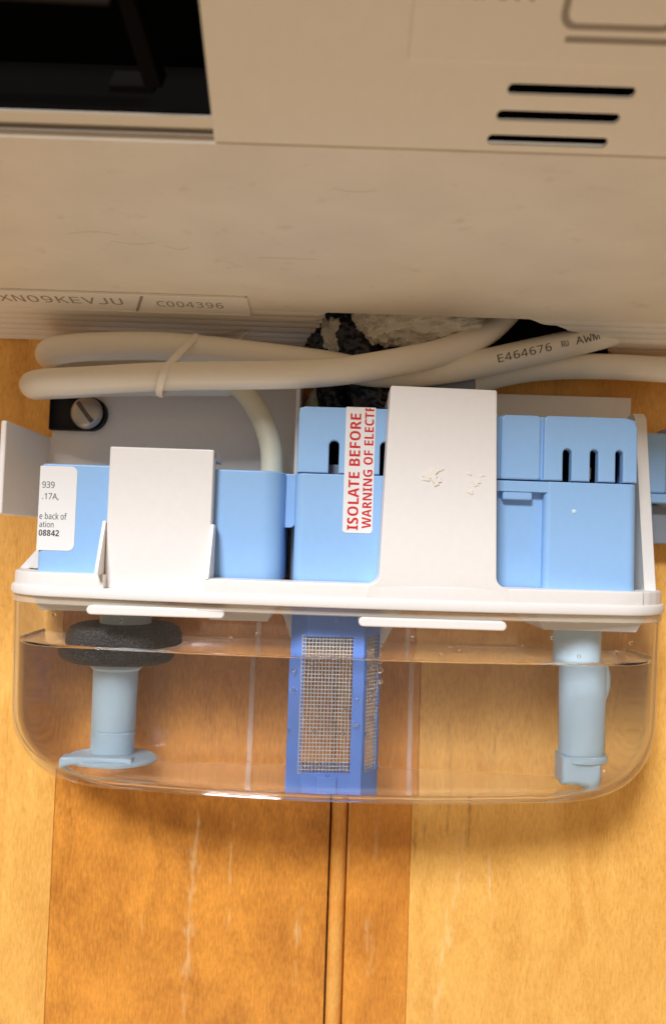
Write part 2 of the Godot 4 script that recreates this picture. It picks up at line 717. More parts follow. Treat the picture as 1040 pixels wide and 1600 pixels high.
func build_conditioner() -> void:
	var ac := thing("air_conditioner", "old cream air conditioner whose ribbed underside hangs over the pump", "air conditioner")
	# underside: a ribbed strip along the wall with a torn gap in its middle, then a plain slope up to the front
	var plain_part := Builder.new()
	plain_part.uv_axes = "xz"
	plain_part.uv_box = Rect2(-220, 0, 440, 130)
	var under := PackedVector2Array()   # (z, y)
	for i in 15:
		var z := lerpf(31.0, 113.6, i / 14.0)
		under.append(Vector2(z, shell_y(z) + (0.8 * sin((z - 31.0) / 83.0 * PI) * -1.0)))
	sweep_x(plain_part, under, -210, 210, 3.0)
	put("underside", plain_part, M.shell_marked, ac)
	# step and groove below the front cover
	var lip := Builder.new()
	lip.extrude(poly([[112.0, 93.9], [114.4, 93.9], [114.4, 94.5], [112.0, 94.5]]), -210, 210)
	turn_profile(lip)
	put("groove", lip, M.emboss, ac)
	# ribbed strip: left and right of the torn gap
	var rng := RandomNumberGenerator.new()
	rng.seed = 4
	for part in [[-210.0, -9.0], [101.0, 210.0]]:
		var b := Builder.new()
		var n := 60
		var cols := 40
		var rows := []
		for i in n + 1:
			var z := 31.0 * i / n
			var row := []
			for k in cols + 1:
				var x0: float = part[0]
				var x1: float = part[1]
				# the torn edge runs aslant and is ragged
				if part[0] < 0:
					x1 = -14.0 + 8.5 * (z / 31.0) + (1.3 * sin(z * 1.7) + 0.9 * sin(z * 3.9)) * (0.2 + z / 31.0)
				else:
					x0 = 104.0 - 40.0 * pow(z / 31.0, 2.2) + 0.8 * sin(z * 1.3)
				var x := lerpf(x0, x1, k / float(cols))
				var rib := 0.55 * pow(absf(sin(z * PI / 4.4)), 0.7)
				row.append(Vector3(x, shell_y(z) - rib + 0.3, z))
			rows.append(row)
		for i in n:
			for k in cols:
				b.quad(rows[i][k], rows[i][k + 1], rows[i + 1][k + 1], rows[i + 1][k])
				b.quad(rows[i + 1][k] + Vector3(0, 2.5, 0), rows[i + 1][k + 1] + Vector3(0, 2.5, 0), rows[i][k + 1] + Vector3(0, 2.5, 0), rows[i][k] + Vector3(0, 2.5, 0))
		for i in n:
			var e: int = cols if part[0] < 0 else 0
			b.quad(rows[i][e], rows[i][e] + Vector3(0, 2.5, 0), rows[i + 1][e] + Vector3(0, 2.5, 0), rows[i + 1][e])
		put("ribbed_strip", b, M.shell, ac)
	# raised number plate on the ribs
	var xfp := Transform3D(Basis(Vector3(1, 0, 0), Vector3(0, 0.153, 0.988), Vector3(0, -0.988, 0.153)), Vector3(0, 74.6, 0))
	var plate := Builder.new()
	plate.xf = xfp
	plate.extrude(rr(-150, 29.5, -31, 41.5, [0.0, 0.8, 0.8, 0.0]), -0.5, 0.5, 0.25)
	var np := put("number_plate", plate, M.shell, ac)
	var frame := Builder.new()
	frame.xf = xfp
	frame.extrude(rr(-150, 41.2, -31, 41.9), 0.0, 0.85, 0.2)
	frame.extrude(rr(-150, 29.1, -31, 29.8), 0.0, 0.85, 0.2)
	frame.extrude(rr(-31.4, 29.1, -30.7, 41.9), 0.0, 0.85, 0.2)
	put("plate_rim", frame, M.shell, np)
	var letters := Builder.new()
	lettering(letters, "XN09KEVJU", 42.0, 4.6, xfp * Transform3D(Basis(), Vector3(-115.5, 34.0, 0.53)), false, INF, "Droid Sans Mono")
	lettering(letters, "C004396", 22.5, 4.0, xfp * Transform3D(Basis(), Vector3(-62.0, 33.7, 0.53)), true, INF, "Droid Sans Mono")
	put("lettering", letters, M.emboss, np)
	var slash := Builder.new()
	slash.xf = xfp
	slash.extrude(poly([[-70.5, 30.2], [-69.6, 30.2], [-65.4, 40.8], [-66.3, 40.8]]), 0.4, 0.8)
	put("divider", slash, M.emboss, np)

	# front cover: a flat slanting panel with a control panel and three slots
	var slope := Vector3(0, 0.567, 0.824)          # up the panel
	var nrm := Vector3(0, -0.824, 0.567)           # out of the panel
	var xfc := Transform3D(Basis(Vector3.RIGHT, slope, nrm), Vector3(0, 92.6, 114.6))
	var cover := Builder.new()
	cover.xf = xfc
	var x0 := -30.4
	var x1 := 75.5
	var slots := [[32.5, 60.2, 2.6], [33.6, 61.2, 8.0], [34.9, 62.8, 13.6]]
	var sr := 1.15
	var y := 0.0
	for s in slots:
		cover.cap(rr(x0, y, x1, s[2] - sr), 0.0, true)
		# left and right of the slot, its ends rounded
		var l := PackedVector2Array([Vector2(x0, s[2] - sr), Vector2(s[0] + sr, s[2] - sr)])
		var r := PackedVector2Array([Vector2(x1, s[2] + sr), Vector2(s[1] - sr, s[2] + sr)])
		var rim := PackedVector2Array()
		for i in 9:
			var a := -PI / 2 - PI * i / 8
			l.append(Vector2(s[0] + sr + cos(a) * sr, s[2] + sin(a) * sr))
			var a2 := PI / 2 - PI * i / 8
			r.append(Vector2(s[1] - sr + cos(a2) * sr, s[2] + sin(a2) * sr))
		l.append(Vector2(x0, s[2] + sr))
		r.append(Vector2(x1, s[2] - sr))
		for q in l.slice(1, 11):
			rim.append(q)
		for q in r.slice(1, 11):
			rim.append(q)
		cover.cap(l, 0.0, true)
		cover.cap(r, 0.0, true)
		cover.wall(rim, 0.0, rim, -1.1)
		y = s[2] + sr
	cover.cap(rr(x0, y, x1, 60), 0.0, true)
	# edges and back of the cover
	cover.wall(rr(x0, 0, x1, 60), -2.5, rr(x0, 0, x1, 60), 0.0)
	put("front_cover", cover, M.cover, ac)
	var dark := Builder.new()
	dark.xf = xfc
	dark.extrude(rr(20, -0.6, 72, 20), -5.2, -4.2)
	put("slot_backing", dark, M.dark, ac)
	var side := Builder.new()
	side.xf = xfc
	side.extrude(rr(x0 + 0.1, 0.2, x0 + 1.6, 60), -30.0, -0.05)
	put("cover_side", side, M.cover, ac)
	var endp := Builder.new()
	endp.xf = xfc
	endp.extrude(rr(76.4, -1.0, 210, 60), -20.0, -0.8, 0.4)
	put("end_cover", endp, M.cover, ac)
	# control panel with its button
	var cp := Builder.new()
	cp.xf = xfc
	cp.extrude(rr(12.6, 18.8, 75.3, 60, 0.4), -0.05, 0.55, 0.35)
	var panel := put("control_panel", cp, M.cover, ac)
	var ring := Builder.new()
	ring.xf = xfc
	ring.extrude(rr(42.6, 25.6, 66.4, 44, 3.0), 0.5, 0.75, 0.1)
	ring.extrude(rr(44.5, 23.2, 66.0, 24.4, 0.5), 0.5, 0.65, 0.05)
	var button := put("button_frame", ring, M.emboss, panel)
	var bt := Builder.new()
	bt.xf = xfc
	bt.extrude(rr(43.9, 26.9, 65.1, 42.7, 2.2), 0.6, 1.2, 0.4)
	put("button", bt, M.cover, panel)
	var on := Builder.new()
	lettering(on, "ON/OFF", 20.0, 4.2, xfc * Transform3D(Basis(), Vector3(18.0, 30.4, 0.58)), true)
	put("lettering", on, M.emboss, panel)

	# air outlet left of the cover: a dark duct with a ledge and a swing louvre
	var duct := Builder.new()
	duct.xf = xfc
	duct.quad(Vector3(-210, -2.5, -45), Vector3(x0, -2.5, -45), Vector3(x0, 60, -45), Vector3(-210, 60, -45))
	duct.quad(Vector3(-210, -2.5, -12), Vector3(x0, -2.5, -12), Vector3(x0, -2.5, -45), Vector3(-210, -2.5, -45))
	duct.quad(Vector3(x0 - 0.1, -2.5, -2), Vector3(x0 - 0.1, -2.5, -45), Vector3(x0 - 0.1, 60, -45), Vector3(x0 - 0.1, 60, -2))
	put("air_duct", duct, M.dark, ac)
	var front := Builder.new()
	front.xf = xfc
	front.extrude(rr(-210, 33.0, x0 - 0.2, 120), -4.0, -0.3, 0.5)
	front.extrude(rr(-210, 40.5, 210, 130, 2.0), -3.0, 2.6, 1.5)
	put("front_panel", front, M.cover, ac)
	var ledge := Builder.new()
	ledge.xf = xfc
	ledge.quad(Vector3(-210, 1.9, -2.2), Vector3(x0 - 0.2, 1.9, -2.2), Vector3(x0 - 0.2, 4.4, -2.2), Vector3(-210, 4.4, -2.2))
	ledge.quad(Vector3(-210, 4.4, -2.2), Vector3(x0 - 0.2, 4.4, -2.2), Vector3(x0 - 0.2, 4.0, -2.6), Vector3(-210, 4.0, -2.6))
	ledge.quad(Vector3(-210, 4.0, -2.6), Vector3(x0 - 0.2, 4.0, -2.6), Vector3(x0 - 0.2, -2.5, -12.0), Vector3(-210, -2.5, -12.0))
	put("outlet_ledge", ledge, M.cover, ac)
	var sill := Builder.new()
	sill.xf = xfc
	sill.extrude(rr(-210, 0.1, x0 - 0.2, 1.8), -9.0, -2.6, 0.3)
	put("outlet_sill", sill, M.emboss, ac)
	var fin := Builder.new()
	fin.xf = xfc
	fin.extrude(poly([[-53, 45], [-49.5, 45], [-43.4, 6.5], [-47.5, 6.5]]), -18.0, -11.0, 0.5)
	fin.extrude(rr(-56, 5.2, -45, 7.2, 0.8), -18.0, -11.0, 0.5)
	put("louvre_fin", fin, plain(lin(0.007, 0.006, 0.005), 0.8, 0.05), ac)
	var rod := Builder.new()
	rod.xf = xfc
	rod.tube([Vector3(-210, 20, -24), Vector3(-90, 20, -24), Vector3(-56, 19.4, -24)], 0.9, 8)
	put("louvre_rod", rod, plain(lin(0.016, 0.012, 0.009), 0.8, 0.1), ac)
	# dark inside above the torn gap
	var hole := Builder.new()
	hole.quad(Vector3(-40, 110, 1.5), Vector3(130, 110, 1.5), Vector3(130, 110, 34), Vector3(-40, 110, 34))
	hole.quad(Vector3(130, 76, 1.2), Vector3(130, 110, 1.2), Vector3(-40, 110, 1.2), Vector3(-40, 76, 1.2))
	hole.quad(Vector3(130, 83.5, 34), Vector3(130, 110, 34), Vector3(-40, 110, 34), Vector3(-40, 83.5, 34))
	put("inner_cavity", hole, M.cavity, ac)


# a strip with thickness, its profile given as (z, y), swept along x; seen from below
func sweep_x(b: Builder, prof: PackedVector2Array, xa: float, xb: float, thick: float) -> void:
	var cols := 30
	for i in prof.size() - 1:
		for k in cols:
			var u := lerpf(xa, xb, k / float(cols))
			var v := lerpf(xa, xb, (k + 1) / float(cols))
			var p := prof[i]
			var q := prof[i + 1]
			b.quad(Vector3(u, p.y, p.x), Vector3(v, p.y, p.x), Vector3(v, q.y, q.x), Vector3(u, q.y, q.x))
			b.quad(Vector3(u, q.y + thick, q.x), Vector3(v, q.y + thick, q.x), Vector3(v, p.y + thick, p.x), Vector3(u, p.y + thick, p.x))
	for e in [prof[0], prof[-1]]:
		b.quad(Vector3(xa, e.y, e.x), Vector3(xb, e.y, e.x), Vector3(xb, e.y + thick, e.x), Vector3(xa, e.y + thick, e.x))


# what was extruded from a (z, y) outline along its depth now runs along x
func turn_profile(b: Builder) -> void:
	for i in b.p.size():
		var q := b.p[i]
		b.p[i] = Vector3(q.z, q.y, q.x)
	for i in range(0, b.p.size(), 3):
		var k := b.p[i + 1]
		b.p[i + 1] = b.p[i + 2]
		b.p[i + 2] = k


# ---------------------------------------------------------------- pump
func build_pump() -> void:
	var pump := thing("condensate_pump", "white and light blue condensate pump fixed above its clear tank", "pump")
	# back plate with a gap for the pipes
	var b := Builder.new()
	b.extrude(poly([[-108.5, -13], [111, -13], [112, 59.4], [17.5, 59.4], [17.5, 15], [-13, 15], [-13, 60], [-107.5, 60], [-107.5, 37], [-108.5, 37]]), 1.8, 4.0, 0.4)
	put("back_plate", b, M.plate, pump)
	# side flanges
	b = Builder.new()
	b.rbox(Vector3(-110.2, 6.2, 3.0), Vector3(-108.2, 37.2, 41.0), 0.8)
	put("side_flange", b, M.plate, pump)
	b = Builder.new()
	b.extrude(poly([[3.5, -12.5], [35.5, -12.5], [34.6, -8], [25.5, 47.8], [23.5, 49.6], [20, 49.4], [3.5, 43]]), 104.7, 108.8, 0.5)
	turn_profile(b)
	put("side_flange", b, M.white, pump)
	# upright rib between the two housings
	b = Builder.new()
	b.rbox(Vector3(-14.3, -13, 3), Vector3(-12.8, 60, 24), 0.5)
	put("upright_rib", b, M.white, pump)
	b = Builder.new()
	b.extrude(poly([[-108.5, -12], [-99, -12], [-98.5, -3], [-101, -3.2]]), 22, 25, 0.5)
	put("side_lug", b, M.white, pump)

	# lid of the tank: a broad lower rim, a lip on top of it that stops at the clip
	b = Builder.new()
	var loops := []
	for q in [[1.2, -19.6], [0.3, -19.3], [0.0, -18.6], [0.0, -17.2], [0.3, -16.5], [1.0, -16.2]]:
		loops.append(plan(111.2 - q[0], 56.4 - q[0], 2.0, 25.0 - q[0], 6.5, q[1]))
	b.loft(flip(loops))
	put("lid_rim", b, M.white, pump)
	for part in [[-108.3, -71.0], [-39.2, 99.6], [100.0, 111.0]]:
		b = Builder.new()
		loops = []
		for q in [[0.0, -16.25], [0.0, -12.6], [0.25, -12.1], [0.8, -11.9]]:
			loops.append(lip_loop(part[0] + q[0] * 0.3, part[1] - q[0] * 0.3, q[0] + 0.9, q[1]))
		b.loft(flip(loops))
		put("lid_lip", b, M.white, pump)

	# left: the float housing with its label, and the white clip in front of it
	b = Builder.new()
	b.extrude(flat_box(-95.6, 6.0, -16.0, 43.0, [1.0, 1.0, 7.0, 2.5]), -12.2, 23.2, 0.6)
	lay(b)
	var fh := put("float_housing", b, M.blue, pump)
	b = Builder.new()
	b.extrude(rr(-17.0, 5.0, -12.6, 23.0, [0.0, 1.6, 0.4, 0.0]), 31.0, 36.5, 0.3)
	put("joining_tab", b, M.blue, fh)
	b = Builder.new()
	b.extrude(rr(-95.5, -5.0, -83.4, 22.4, [0.0, 2.0, 2.0, 0.0]), 43.0, 43.14)
	b.extrude(rr(8.0, -5.0, 41.0, 22.4, 0.0), -95.8, -95.65)
	for i in b.p.size():       # second leaf of the label, turned round the corner
		if b.p[i].z < 0:
			b.p[i] = Vector3(b.p[i].z, b.p[i].y, b.p[i].x)
	var rl := put("rating_label", b, M.paper, fh)
	b = Builder.new()
	var at := func(x: float, y: float) -> Transform3D: return Transform3D(Basis(), Vector3(x, y, 43.16))
	lettering(b, "939", 4.0, 2.1, at.call(-94.6, 15.2), false)
	lettering(b, ".17A,", 5.3, 2.3, at.call(-94.4, 11.2), false)
	lettering(b, "e back of", 8.8, 2.2, at.call(-95.0, 5.0), false)
	lettering(b, "ation", 4.6, 1.9, at.call(-94.9, 2.4), false)
	lettering(b, "08842", 6.6, 2.0, at.call(-95.0, -0.4), true)
	put("lettering", b, M.ink, rl)
	# clip
	b = Builder.new()
	b.extrude(rr(-71.8, -16.3, -38.6, 28.9, [0.0, 0.0, 0.5, 0.5]), 43.4, 47.6, 0.4)
	b.extrude(rr(-71.8, 26.0, -38.6, 28.8, 0.3), 30.0, 45.0, 0.2)
	var clip := put("front_clip", b, M.white, pump)
	for x in [-72.9, -38.6]:
		b = Builder.new()
		b.extrude(poly([[44, -12.0], [54.3, -12.0], [48.0, 5.0], [44, 5.0]]), x, x + 1.0, 0.15)
		turn_profile(b)
		put("gusset", b, M.white, clip)

	# middle and right: the pump housing, lower body and upper cover with vent slots
	b = Builder.new()
	b.extrude(flat_box(-12.4, 6.0, 52.0, 45.0, [1.0, 1.0, 1.0, 3.0]), -12.2, 22.6, 0.4)
	lay(b)
	var mh := put("motor_housing", b, M.blue, pump)
	b = Builder.new()   # recess, its ledge and the right body
	b.extrude(flat_box(40.0, 8.0, 72.0, 41.5, [0.5, 0.5, 0.5, 0.5]), -12.2, 20.0)
	b.extrude(flat_box(68.2, 8.0, 98.2, 45.0, [1.0, 1.0, 3.0, 2.0]), -12.2, 22.5, 0.4)
	b.extrude(flat_box(40.0, 8.1, 80.0, 44.8, [0.5, 0.5, 0.5, 0.5]), 19.0, 22.45, 0.4)
	lay(b)
	put("lower_body", b, M.blue, mh)
	b = Builder.new()
	b.rbox(Vector3(54.6, 16.3, 40.0), Vector3(64.2, 19.4, 44.4), 0.6)
	put("latch", b, M.blue, mh)
	b = Builder.new()
	b.ball(Vector3(77.6, 13.1, 45.0), Vector3(0.75, 0.75, 0.35))
	put("gate_mark", b, M.pale_blue, mh)
	# upper cover: front skin with slots cut up from its lower edge
	b = Builder.new()
	b.extrude(slotted(-12.0, 22.9, 52.3, 44.4, [[-1.9, 1.3], [14.6, 17.8]], 33.6, [0.2, 0.2, 1.0, 2.2]), 42.6, 45.0, 0.5)
	b.extrude(slotted(67.4, 22.9, 97.6, 43.9, [[73.6, 76.4], [82.4, 85.0], [90.6, 93.0]], 33.3, [0.2, 0.2, 4.0, 1.6]), 42.4, 45.4, 0.6)
	b.extrude(rr(53.6, 22.9, 66.5, 43.9, [0.7, 0.9, 1.6, 1.8]), 41.0, 44.8, 0.6)
	b.extrude(rr(40.0, 22.9, 70.0, 43.2, 0.6), 38.0, 43.9, 0.4)
	# its top, sides and back
	b.rbox(Vector3(-12.0, 42.0, 8.0), Vector3(53.0, 44.35, 44.0), 0.8)
	b.rbox(Vector3(53.0, 41.4, 8.0), Vector3(97.5, 43.8, 43.6), 0.8)
	b.rbox(Vector3(-12.0, 23.0, 8.0), Vector3(-10.4, 44.0, 44.0), 0.5)
	b.rbox(Vector3(96.0, 23.0, 8.0), Vector3(97.6, 43.4, 44.0), 0.5)
	var uc := put("upper_cover", b, M.blue, mh)
	b = Builder.new()
	b.extrude(rr(-10.2, 22.8, 95.8, 41.5), 12.0, 33.0)
	put("inner_works", b, M.dark, uc)
	b = Builder.new()
	b.rbox(Vector3(-4, 23, 34), Vector3(5, 26.5, 38), 0.5)
	put("circuit_board", b, M.grey, uc)
	b = Builder.new()
	var coil := []
	for k in 60:
		coil.append(Vector3(83.8 + cos(k * 0.9) * 1.0, 24.5 + k * 0.06, 38.5 + sin(k * 0.9) * 1.0))
	b.tube(coil, 0.28, 6)
	put("wire_coil", b, plain(lin(0.6, 0.4, 0.25), 0.4), uc)
	# warning label folded over the top edge
	b = Builder.new()
	b.extrude(rr(3.2, 3.8, 12.8, 44.6, [1.1, 1.1, 0.0, 0.0]), 45.02, 45.16)
	b.rbox(Vector3(3.2, 44.44, 30.0), Vector3(12.8, 44.62, 45.1), 0.06, 1)
	var wl := put("warning_label", b, M.paper, mh)
	b = Builder.new()
	var up_turn := Basis(Vector3(0, 1, 0), Vector3(-1, 0, 0), Vector3(0, 0, 1))
	lettering(b, "ISOLATE BEFORE O", 42.6, 3.6, Transform3D(up_turn, Vector3(8.2, 4.8, 45.19)), true, 39.6)
	lettering(b, "WARNING OF ELECTRI", 41.6, 3.0, Transform3D(up_turn, Vector3(12.3, 5.4, 45.19)), true, 39.0)
	put("lettering", b, M.red, wl)
	# broad white cover over the joint, one piece with the lip
	b = Builder.new()
	var face := PackedVector2Array()
	face.append_array(arc(14.9 - 2.2, -11.0 + 0.0, 0.0, 0.0))
	for k in 7:       # fillet at the lower left
		var a := -PI / 2 + k * PI / 12
		face.append(Vector2(11.6 + cos(a) * 3.2, -9.6 + sin(a) * 3.2 + 0.8))
	face.append(Vector2(16.6, 49.3))
	face.append(Vector2(17.0, 49.8))
	face.append(Vector2(49.6, 49.8))
	face.append(Vector2(50.0, 49.3))
	for k in 7:
		var a := PI + k * PI / 12
		face.append(Vector2(54.6 + cos(a) * 3.4, -9.2 + sin(a) * 3.4 + 0.8))
	face.append(Vector2(56.0, -15.9))
	face.append(Vector2(10.4, -15.9))
	b.extrude(face, 45.3, 55.62, 0.35)
	for i in b.p.size():
		if b.p[i].z > 50.0:
			b.p[i].z -= 6.5 * pow((b.p[i].x - 1.9) / 86.0, 2.0)
	b.rbox(Vector3(17.0, 47.0, 20.0), Vector3(49.6, 49.6, 53.0), 0.5)
	var cv := put("centre_cover", b, M.white, pump)
	# flakes of old paint stuck to it
	var rng := RandomNumberGenerator.new()
	rng.seed = 8
	for spot in [[30.0, 22.5, 2.6], [31.6, 20.4, 1.7], [28.4, 21.2, 1.2], [33.0, 24.4, 0.9], [44.0, 20.6, 1.5], [42.4, 17.6, 1.0], [46.0, 23.0, 0.8], [42.0, 23.2, 0.7]]:
		b = Builder.new()
		var l := PackedVector2Array()
		for k in 22:
			var a := TAU * k / 22
			l.append(Vector2(spot[0], spot[1]) + Vector2(cos(a) * 1.15, sin(a) * 0.9) * spot[2] * (0.72 + 0.22 * sin(a * 3.0 + spot[0]) + 0.16 * sin(a * 7.0 + spot[1]) + rng.randf_range(-0.06, 0.06)))
		var sag: float = 6.5 * pow((spot[0] - 1.9) / 86.0, 2.0)
		b.extrude(l, 55.0 - sag, 55.66 - sag + spot[2] * 0.02)
		put("paint_flake", b, M.flake, cv)

	# right, beyond the flange
	b = Builder.new()
	b.rbox(Vector3(110.2, 22.0, 5.0), Vector3(119.6, 44.0, 18.0), 1.2)
	b.rbox(Vector3(110.2, 18.6, 5.0), Vector3(130.0, 21.9, 18.5), 0.6)
	b.rbox(Vector3(110.2, -8.0, 5.0), Vector3(115.6, 18.8, 16.0), 1.0)
	put("side_housing", b, M.blue, pump)
	b = Builder.new()
	b.tube([Vector3(121.5, 22, 11), Vector3(121.7, 30, 11), Vector3(122, 42, 11)], 4.6, 16)
	b.rbox(Vector3(115.8, 4.0, 5.0), Vector3(127.0, 18.4, 12.0), 0.8)
	put("outlet_spigot", b, M.grey, pump)

	# under the lid: the plugs that reach into the tank
	for q in [[-96.0, -58.0, -24.6, 14.0, 40.0], [-40.0, -18.5, -25.6, 10.0, 44.0], [68.0, 101.0, -25.4, 14.0, 42.0]]:
		b = Builder.new()
		b.extrude(poly([[q[0] - 2.0, -19.2], [q[0] + 1.5, q[2]], [q[1] - 1.5, q[2]], [q[1] + 2.0, -19.2]]), q[3], q[4], 0.4)
		put("lid_plug", b, M.white, pump)
	b = Builder.new()
	b.extrude(poly([[-18.0, -19.2], [-12.2, -35.0], [18.2, -35.0], [26.0, -19.2]]), 12.0, 28.0, 0.4)
	put("lid_plug", b, M.white, pump)
	# latch bars on the front
	for q in [[-75.5, -32.6, -24.3], [9.0, 54.6, -25.0]]:
		b = Builder.new()
		b.extrude(rr(q[0], q[2], q[1], q[2] + 2.9, 1.4), 44.0, 55.2 - 9.0 * pow(absf(q[0] + q[1]) / 190.0, 2.0), 0.5)
		put("latch_bar", b, M.white, pump)

	# float on its stem
	b = Builder.new()
	b.lathe(Vector3(-71.2, 0, 22.5), [[6.0, -73.5], [7.2, -73.3], [7.4, -65.4], [7.0, -65.2], [7.0, -64.9], [7.4, -64.7], [7.6, -45], [8.8, -44], [8.8, -19.4]])
	var stem := put("float_stem", b, M.pale_blue, pump)
	b = Builder.new()
	b.lathe(Vector3(-71.2, 0, 22.5), [[13.6, -74.9], [15.0, -74.6], [15.2, -74.0], [14.4, -73.2], [7.0, -72.6]])
	b.rbox(Vector3(-86.0, -74.3, 29.0), Vector3(-62.5, -71.9, 35.0), 0.7)
	put("stem_foot", b, M.pale_blue, stem)
	b = Builder.new()
	b.lathe(Vector3(-71.2, 0, 22.5), [[9, -42.4], [16.0, -42.2], [18.2, -41.4], [19.4, -39.8], [19.8, -36.6], [19.5, -33.4], [18.4, -31.2], [16.4, -30.2], [13, -29.9], [9, -29.8]], 48)
	put("float_ring", b, M.foam, pump)

	# strainer: a blue cage with wire gauze
	build_strainer(pump)

	# suction tube
	b = Builder.new()
	b.lathe(Vector3(84.6, 0, 29), [[7.3, -66.6], [7.6, -66.2], [7.9, -44.0], [8.0, -40.0], [7.8, -38.5], [7.9, -19.4]])
	b.tube(smooth_path([Vector3(89.6, -37.6, 29), Vector3(90.4, -41, 29), Vector3(90.2, -45.5, 29), Vector3(88.2, -50.5, 29)]), 3.4, 14)
	var tubep := put("suction_tube", b, M.pale_blue, pump)
	b = Builder.new()
	var foot := PackedVector2Array([Vector2(77.0, -75.2), Vector2(86.0, -75.6)])
	for k in 7:
		var a := -PI / 2 + k * PI / 12
		foot.append(Vector2(86.4 + cos(a) * 3.8, -71.8 + sin(a) * 3.8))
	foot.append(Vector2(90.2, -67.2))
	foot.append(Vector2(77.0, -66.8))
	b.extrude(foot, 22.4, 35.2, 1.6)
	put("tube_foot", b, M.pale_blue, tubep)
	b = Builder.new()
	b.lathe(Vector3(84.9, 0, 29), [[7.6, -69.0], [8.1, -68.7], [8.1, -66.9], [7.7, -66.6]])
	put("foot_ring", b, M.pale_blue, tubep)


func arc(_x: float, _y: float, _a: float, _r: float) -> PackedVector2Array:
	return PackedVector2Array()


# polygon in (x, z) meant to be extruded upwards: given as x0, z0, x1, z1 and corner radii back left, back right, front right, front left
func flat_box(x0: float, z0: float, x1: float, z1: float, r: Array) -> PackedVector2Array:
	return rr(x0, z0, x1, z1, r, 6)


# turns what was extruded along z so that it stands upright: (x, y, z) -> (x, z, y)
func lay(b: Builder) -> void:
	for i in b.p.size():
		var q := b.p[i]
		b.p[i] = Vector3(q.x, q.z, q.y)
	for i in range(0, b.p.size(), 3):
		var k := b.p[i + 1]
		b.p[i + 1] = b.p[i + 2]
		b.p[i + 2] = k


func flip(loops: Array) -> Array:
	var out := []
	for l in loops:
		var c: PackedVector3Array = l.duplicate()
		out.append(c)
	return out


# a stretch of the lid's lip between two x, following the bowed front
func lip_loop(xa: float, xb: float, back: float, y: float) -> PackedVector3Array:
	var l := PackedVector3Array()
	var full := plan(111.2 - back, 56.4 - back, 2.0, 25.0 - back, 6.5, y)
	var n := 24
	for i in n + 1:
		var x := lerpf(xa, xb, i / float(n))
		l.append(Vector3(x, y, front_of(full, x)))
	for i in n + 1:
		var x := lerpf(xb, xa, i / float(n))
		l.append(Vector3(x, y, maxf(4.0, front_of(full, x) - 9.0)))
	return l


func front_of(outline: PackedVector3Array, x: float) -> float:
	for i in outline.size() - 1:
		var a := outline[i]
		var c := outline[i + 1]
		if a.x <= x and c.x >= x and c.x > a.x:
			return lerpf(a.z, c.z, (x - a.x) / (c.x - a.x))
	return 20.0


# rectangle whose lower edge is cut by upright slots with round tops
func slotted(x0: float, y0: float, x1: float, y1: float, slots: Array, top: float, r: Array) -> PackedVector2Array:
	var l := PackedVector2Array()
	l.append(Vector2(x0, y0))
	for s in slots:
		var h: float = (s[1] - s[0]) / 2.0
		var c: float = (s[1] + s[0]) / 2.0
		l.append(Vector2(s[0], y0))
		for k in 9:
			var a := PI - k * PI / 8
			l.append(Vector2(c + cos(a) * h, top - h + sin(a) * h))
		l.append(Vector2(s[1], y0))
	l.append(Vector2(x1, y0))
	var o := rr(x0, y0, x1, y1, r)
	for q in o:
		if q.y > (y0 + y1) / 2:
			l.append(q)
	return l


func build_strainer(pump: Node3D) -> void:
	# five-sided cage: narrow left facet, broad front, pillar, slanting right facet
	var b := Builder.new()
	var pl := [[-12.6, 26.0], [17.4, 26.0], [17.2, 33.0], [11.6, 41.5], [-7.0, 43.2], [-12.4, 38.0]]
	var outline := PackedVector2Array()
	for q in pl:
		outline.append(Vector2(q[0], q[1]))
	b.extrude(outline, -30.0, -20.0, 0.3)
	b.extrude(outline, -79.6, -72.6, 0.3)
	# pillars between the bands
	b.extrude(poly([[-12.6, 26.0], [-8.4, 26.0], [-8.4, 40.0], [-7.6, 42.7], [-12.4, 38.0]]), -73.0, -29.5)
	b.extrude(poly([[8.0, 39.0], [11.4, 38.5], [12.6, 39.9], [11.6, 41.5], [8.0, 41.83]]), -73.0, -29.5)
	b.extrude(poly([[15.8, 26.0], [17.4, 26.0], [17.2, 33.0], [16.6, 33.8], [15.8, 33.0]]), -73.0, -29.5)
	lay(b)
	b.rbox(Vector3(-2.5, -79.4, 41.0), Vector3(4.0, -73.8, 43.6), 0.4)
	var cage := put("strainer_cage", b, M.deep_blue, pump)
	# gauze
	var g := Builder.new()
	wire_panel(g, Vector3(-8.4, 0, 42.6), Vector3(8.2, 0, 41.2), -73.0, -29.6, 15, 36)
	wire_panel(g, Vector3(12.2, 0, 39.6), Vector3(16.8, 0, 33.0), -73.0, -29.6, 6, 36)
	var o := put("wire_gauze", g, M.wire, cage)
	o.set_meta("kind", "stuff")


func wire_panel(b: Builder, a: Vector3, c: Vector3, y0: float, y1: float, nx: int, ny: int) -> void:
	var h := 0.16
	var f := (c - a).normalized()
	var nn := f.cross(Vector3.UP) * -1.0
	for i in nx + 1:
		var q := a.lerp(c, i / float(nx))
		var l := []
		for k in 13:
			l.append(Vector3(q.x + sin(k * 1.9 + i) * 0.05, lerpf(y0, y1, k / 12.0), q.z))
		b.tube(l, h, 5, Vector2.ONE, nn, false, false)
	for i in ny + 1:
		var yy := lerpf(y0, y1, i / float(ny))
		b.tube([Vector3(a.x, yy, a.z), (a + c) / 2 + Vector3(0, yy + 0.04 * sin(i * 2.3), 0), Vector3(c.x, yy, c.z)], h, 5, Vector2.ONE, nn, false, false)


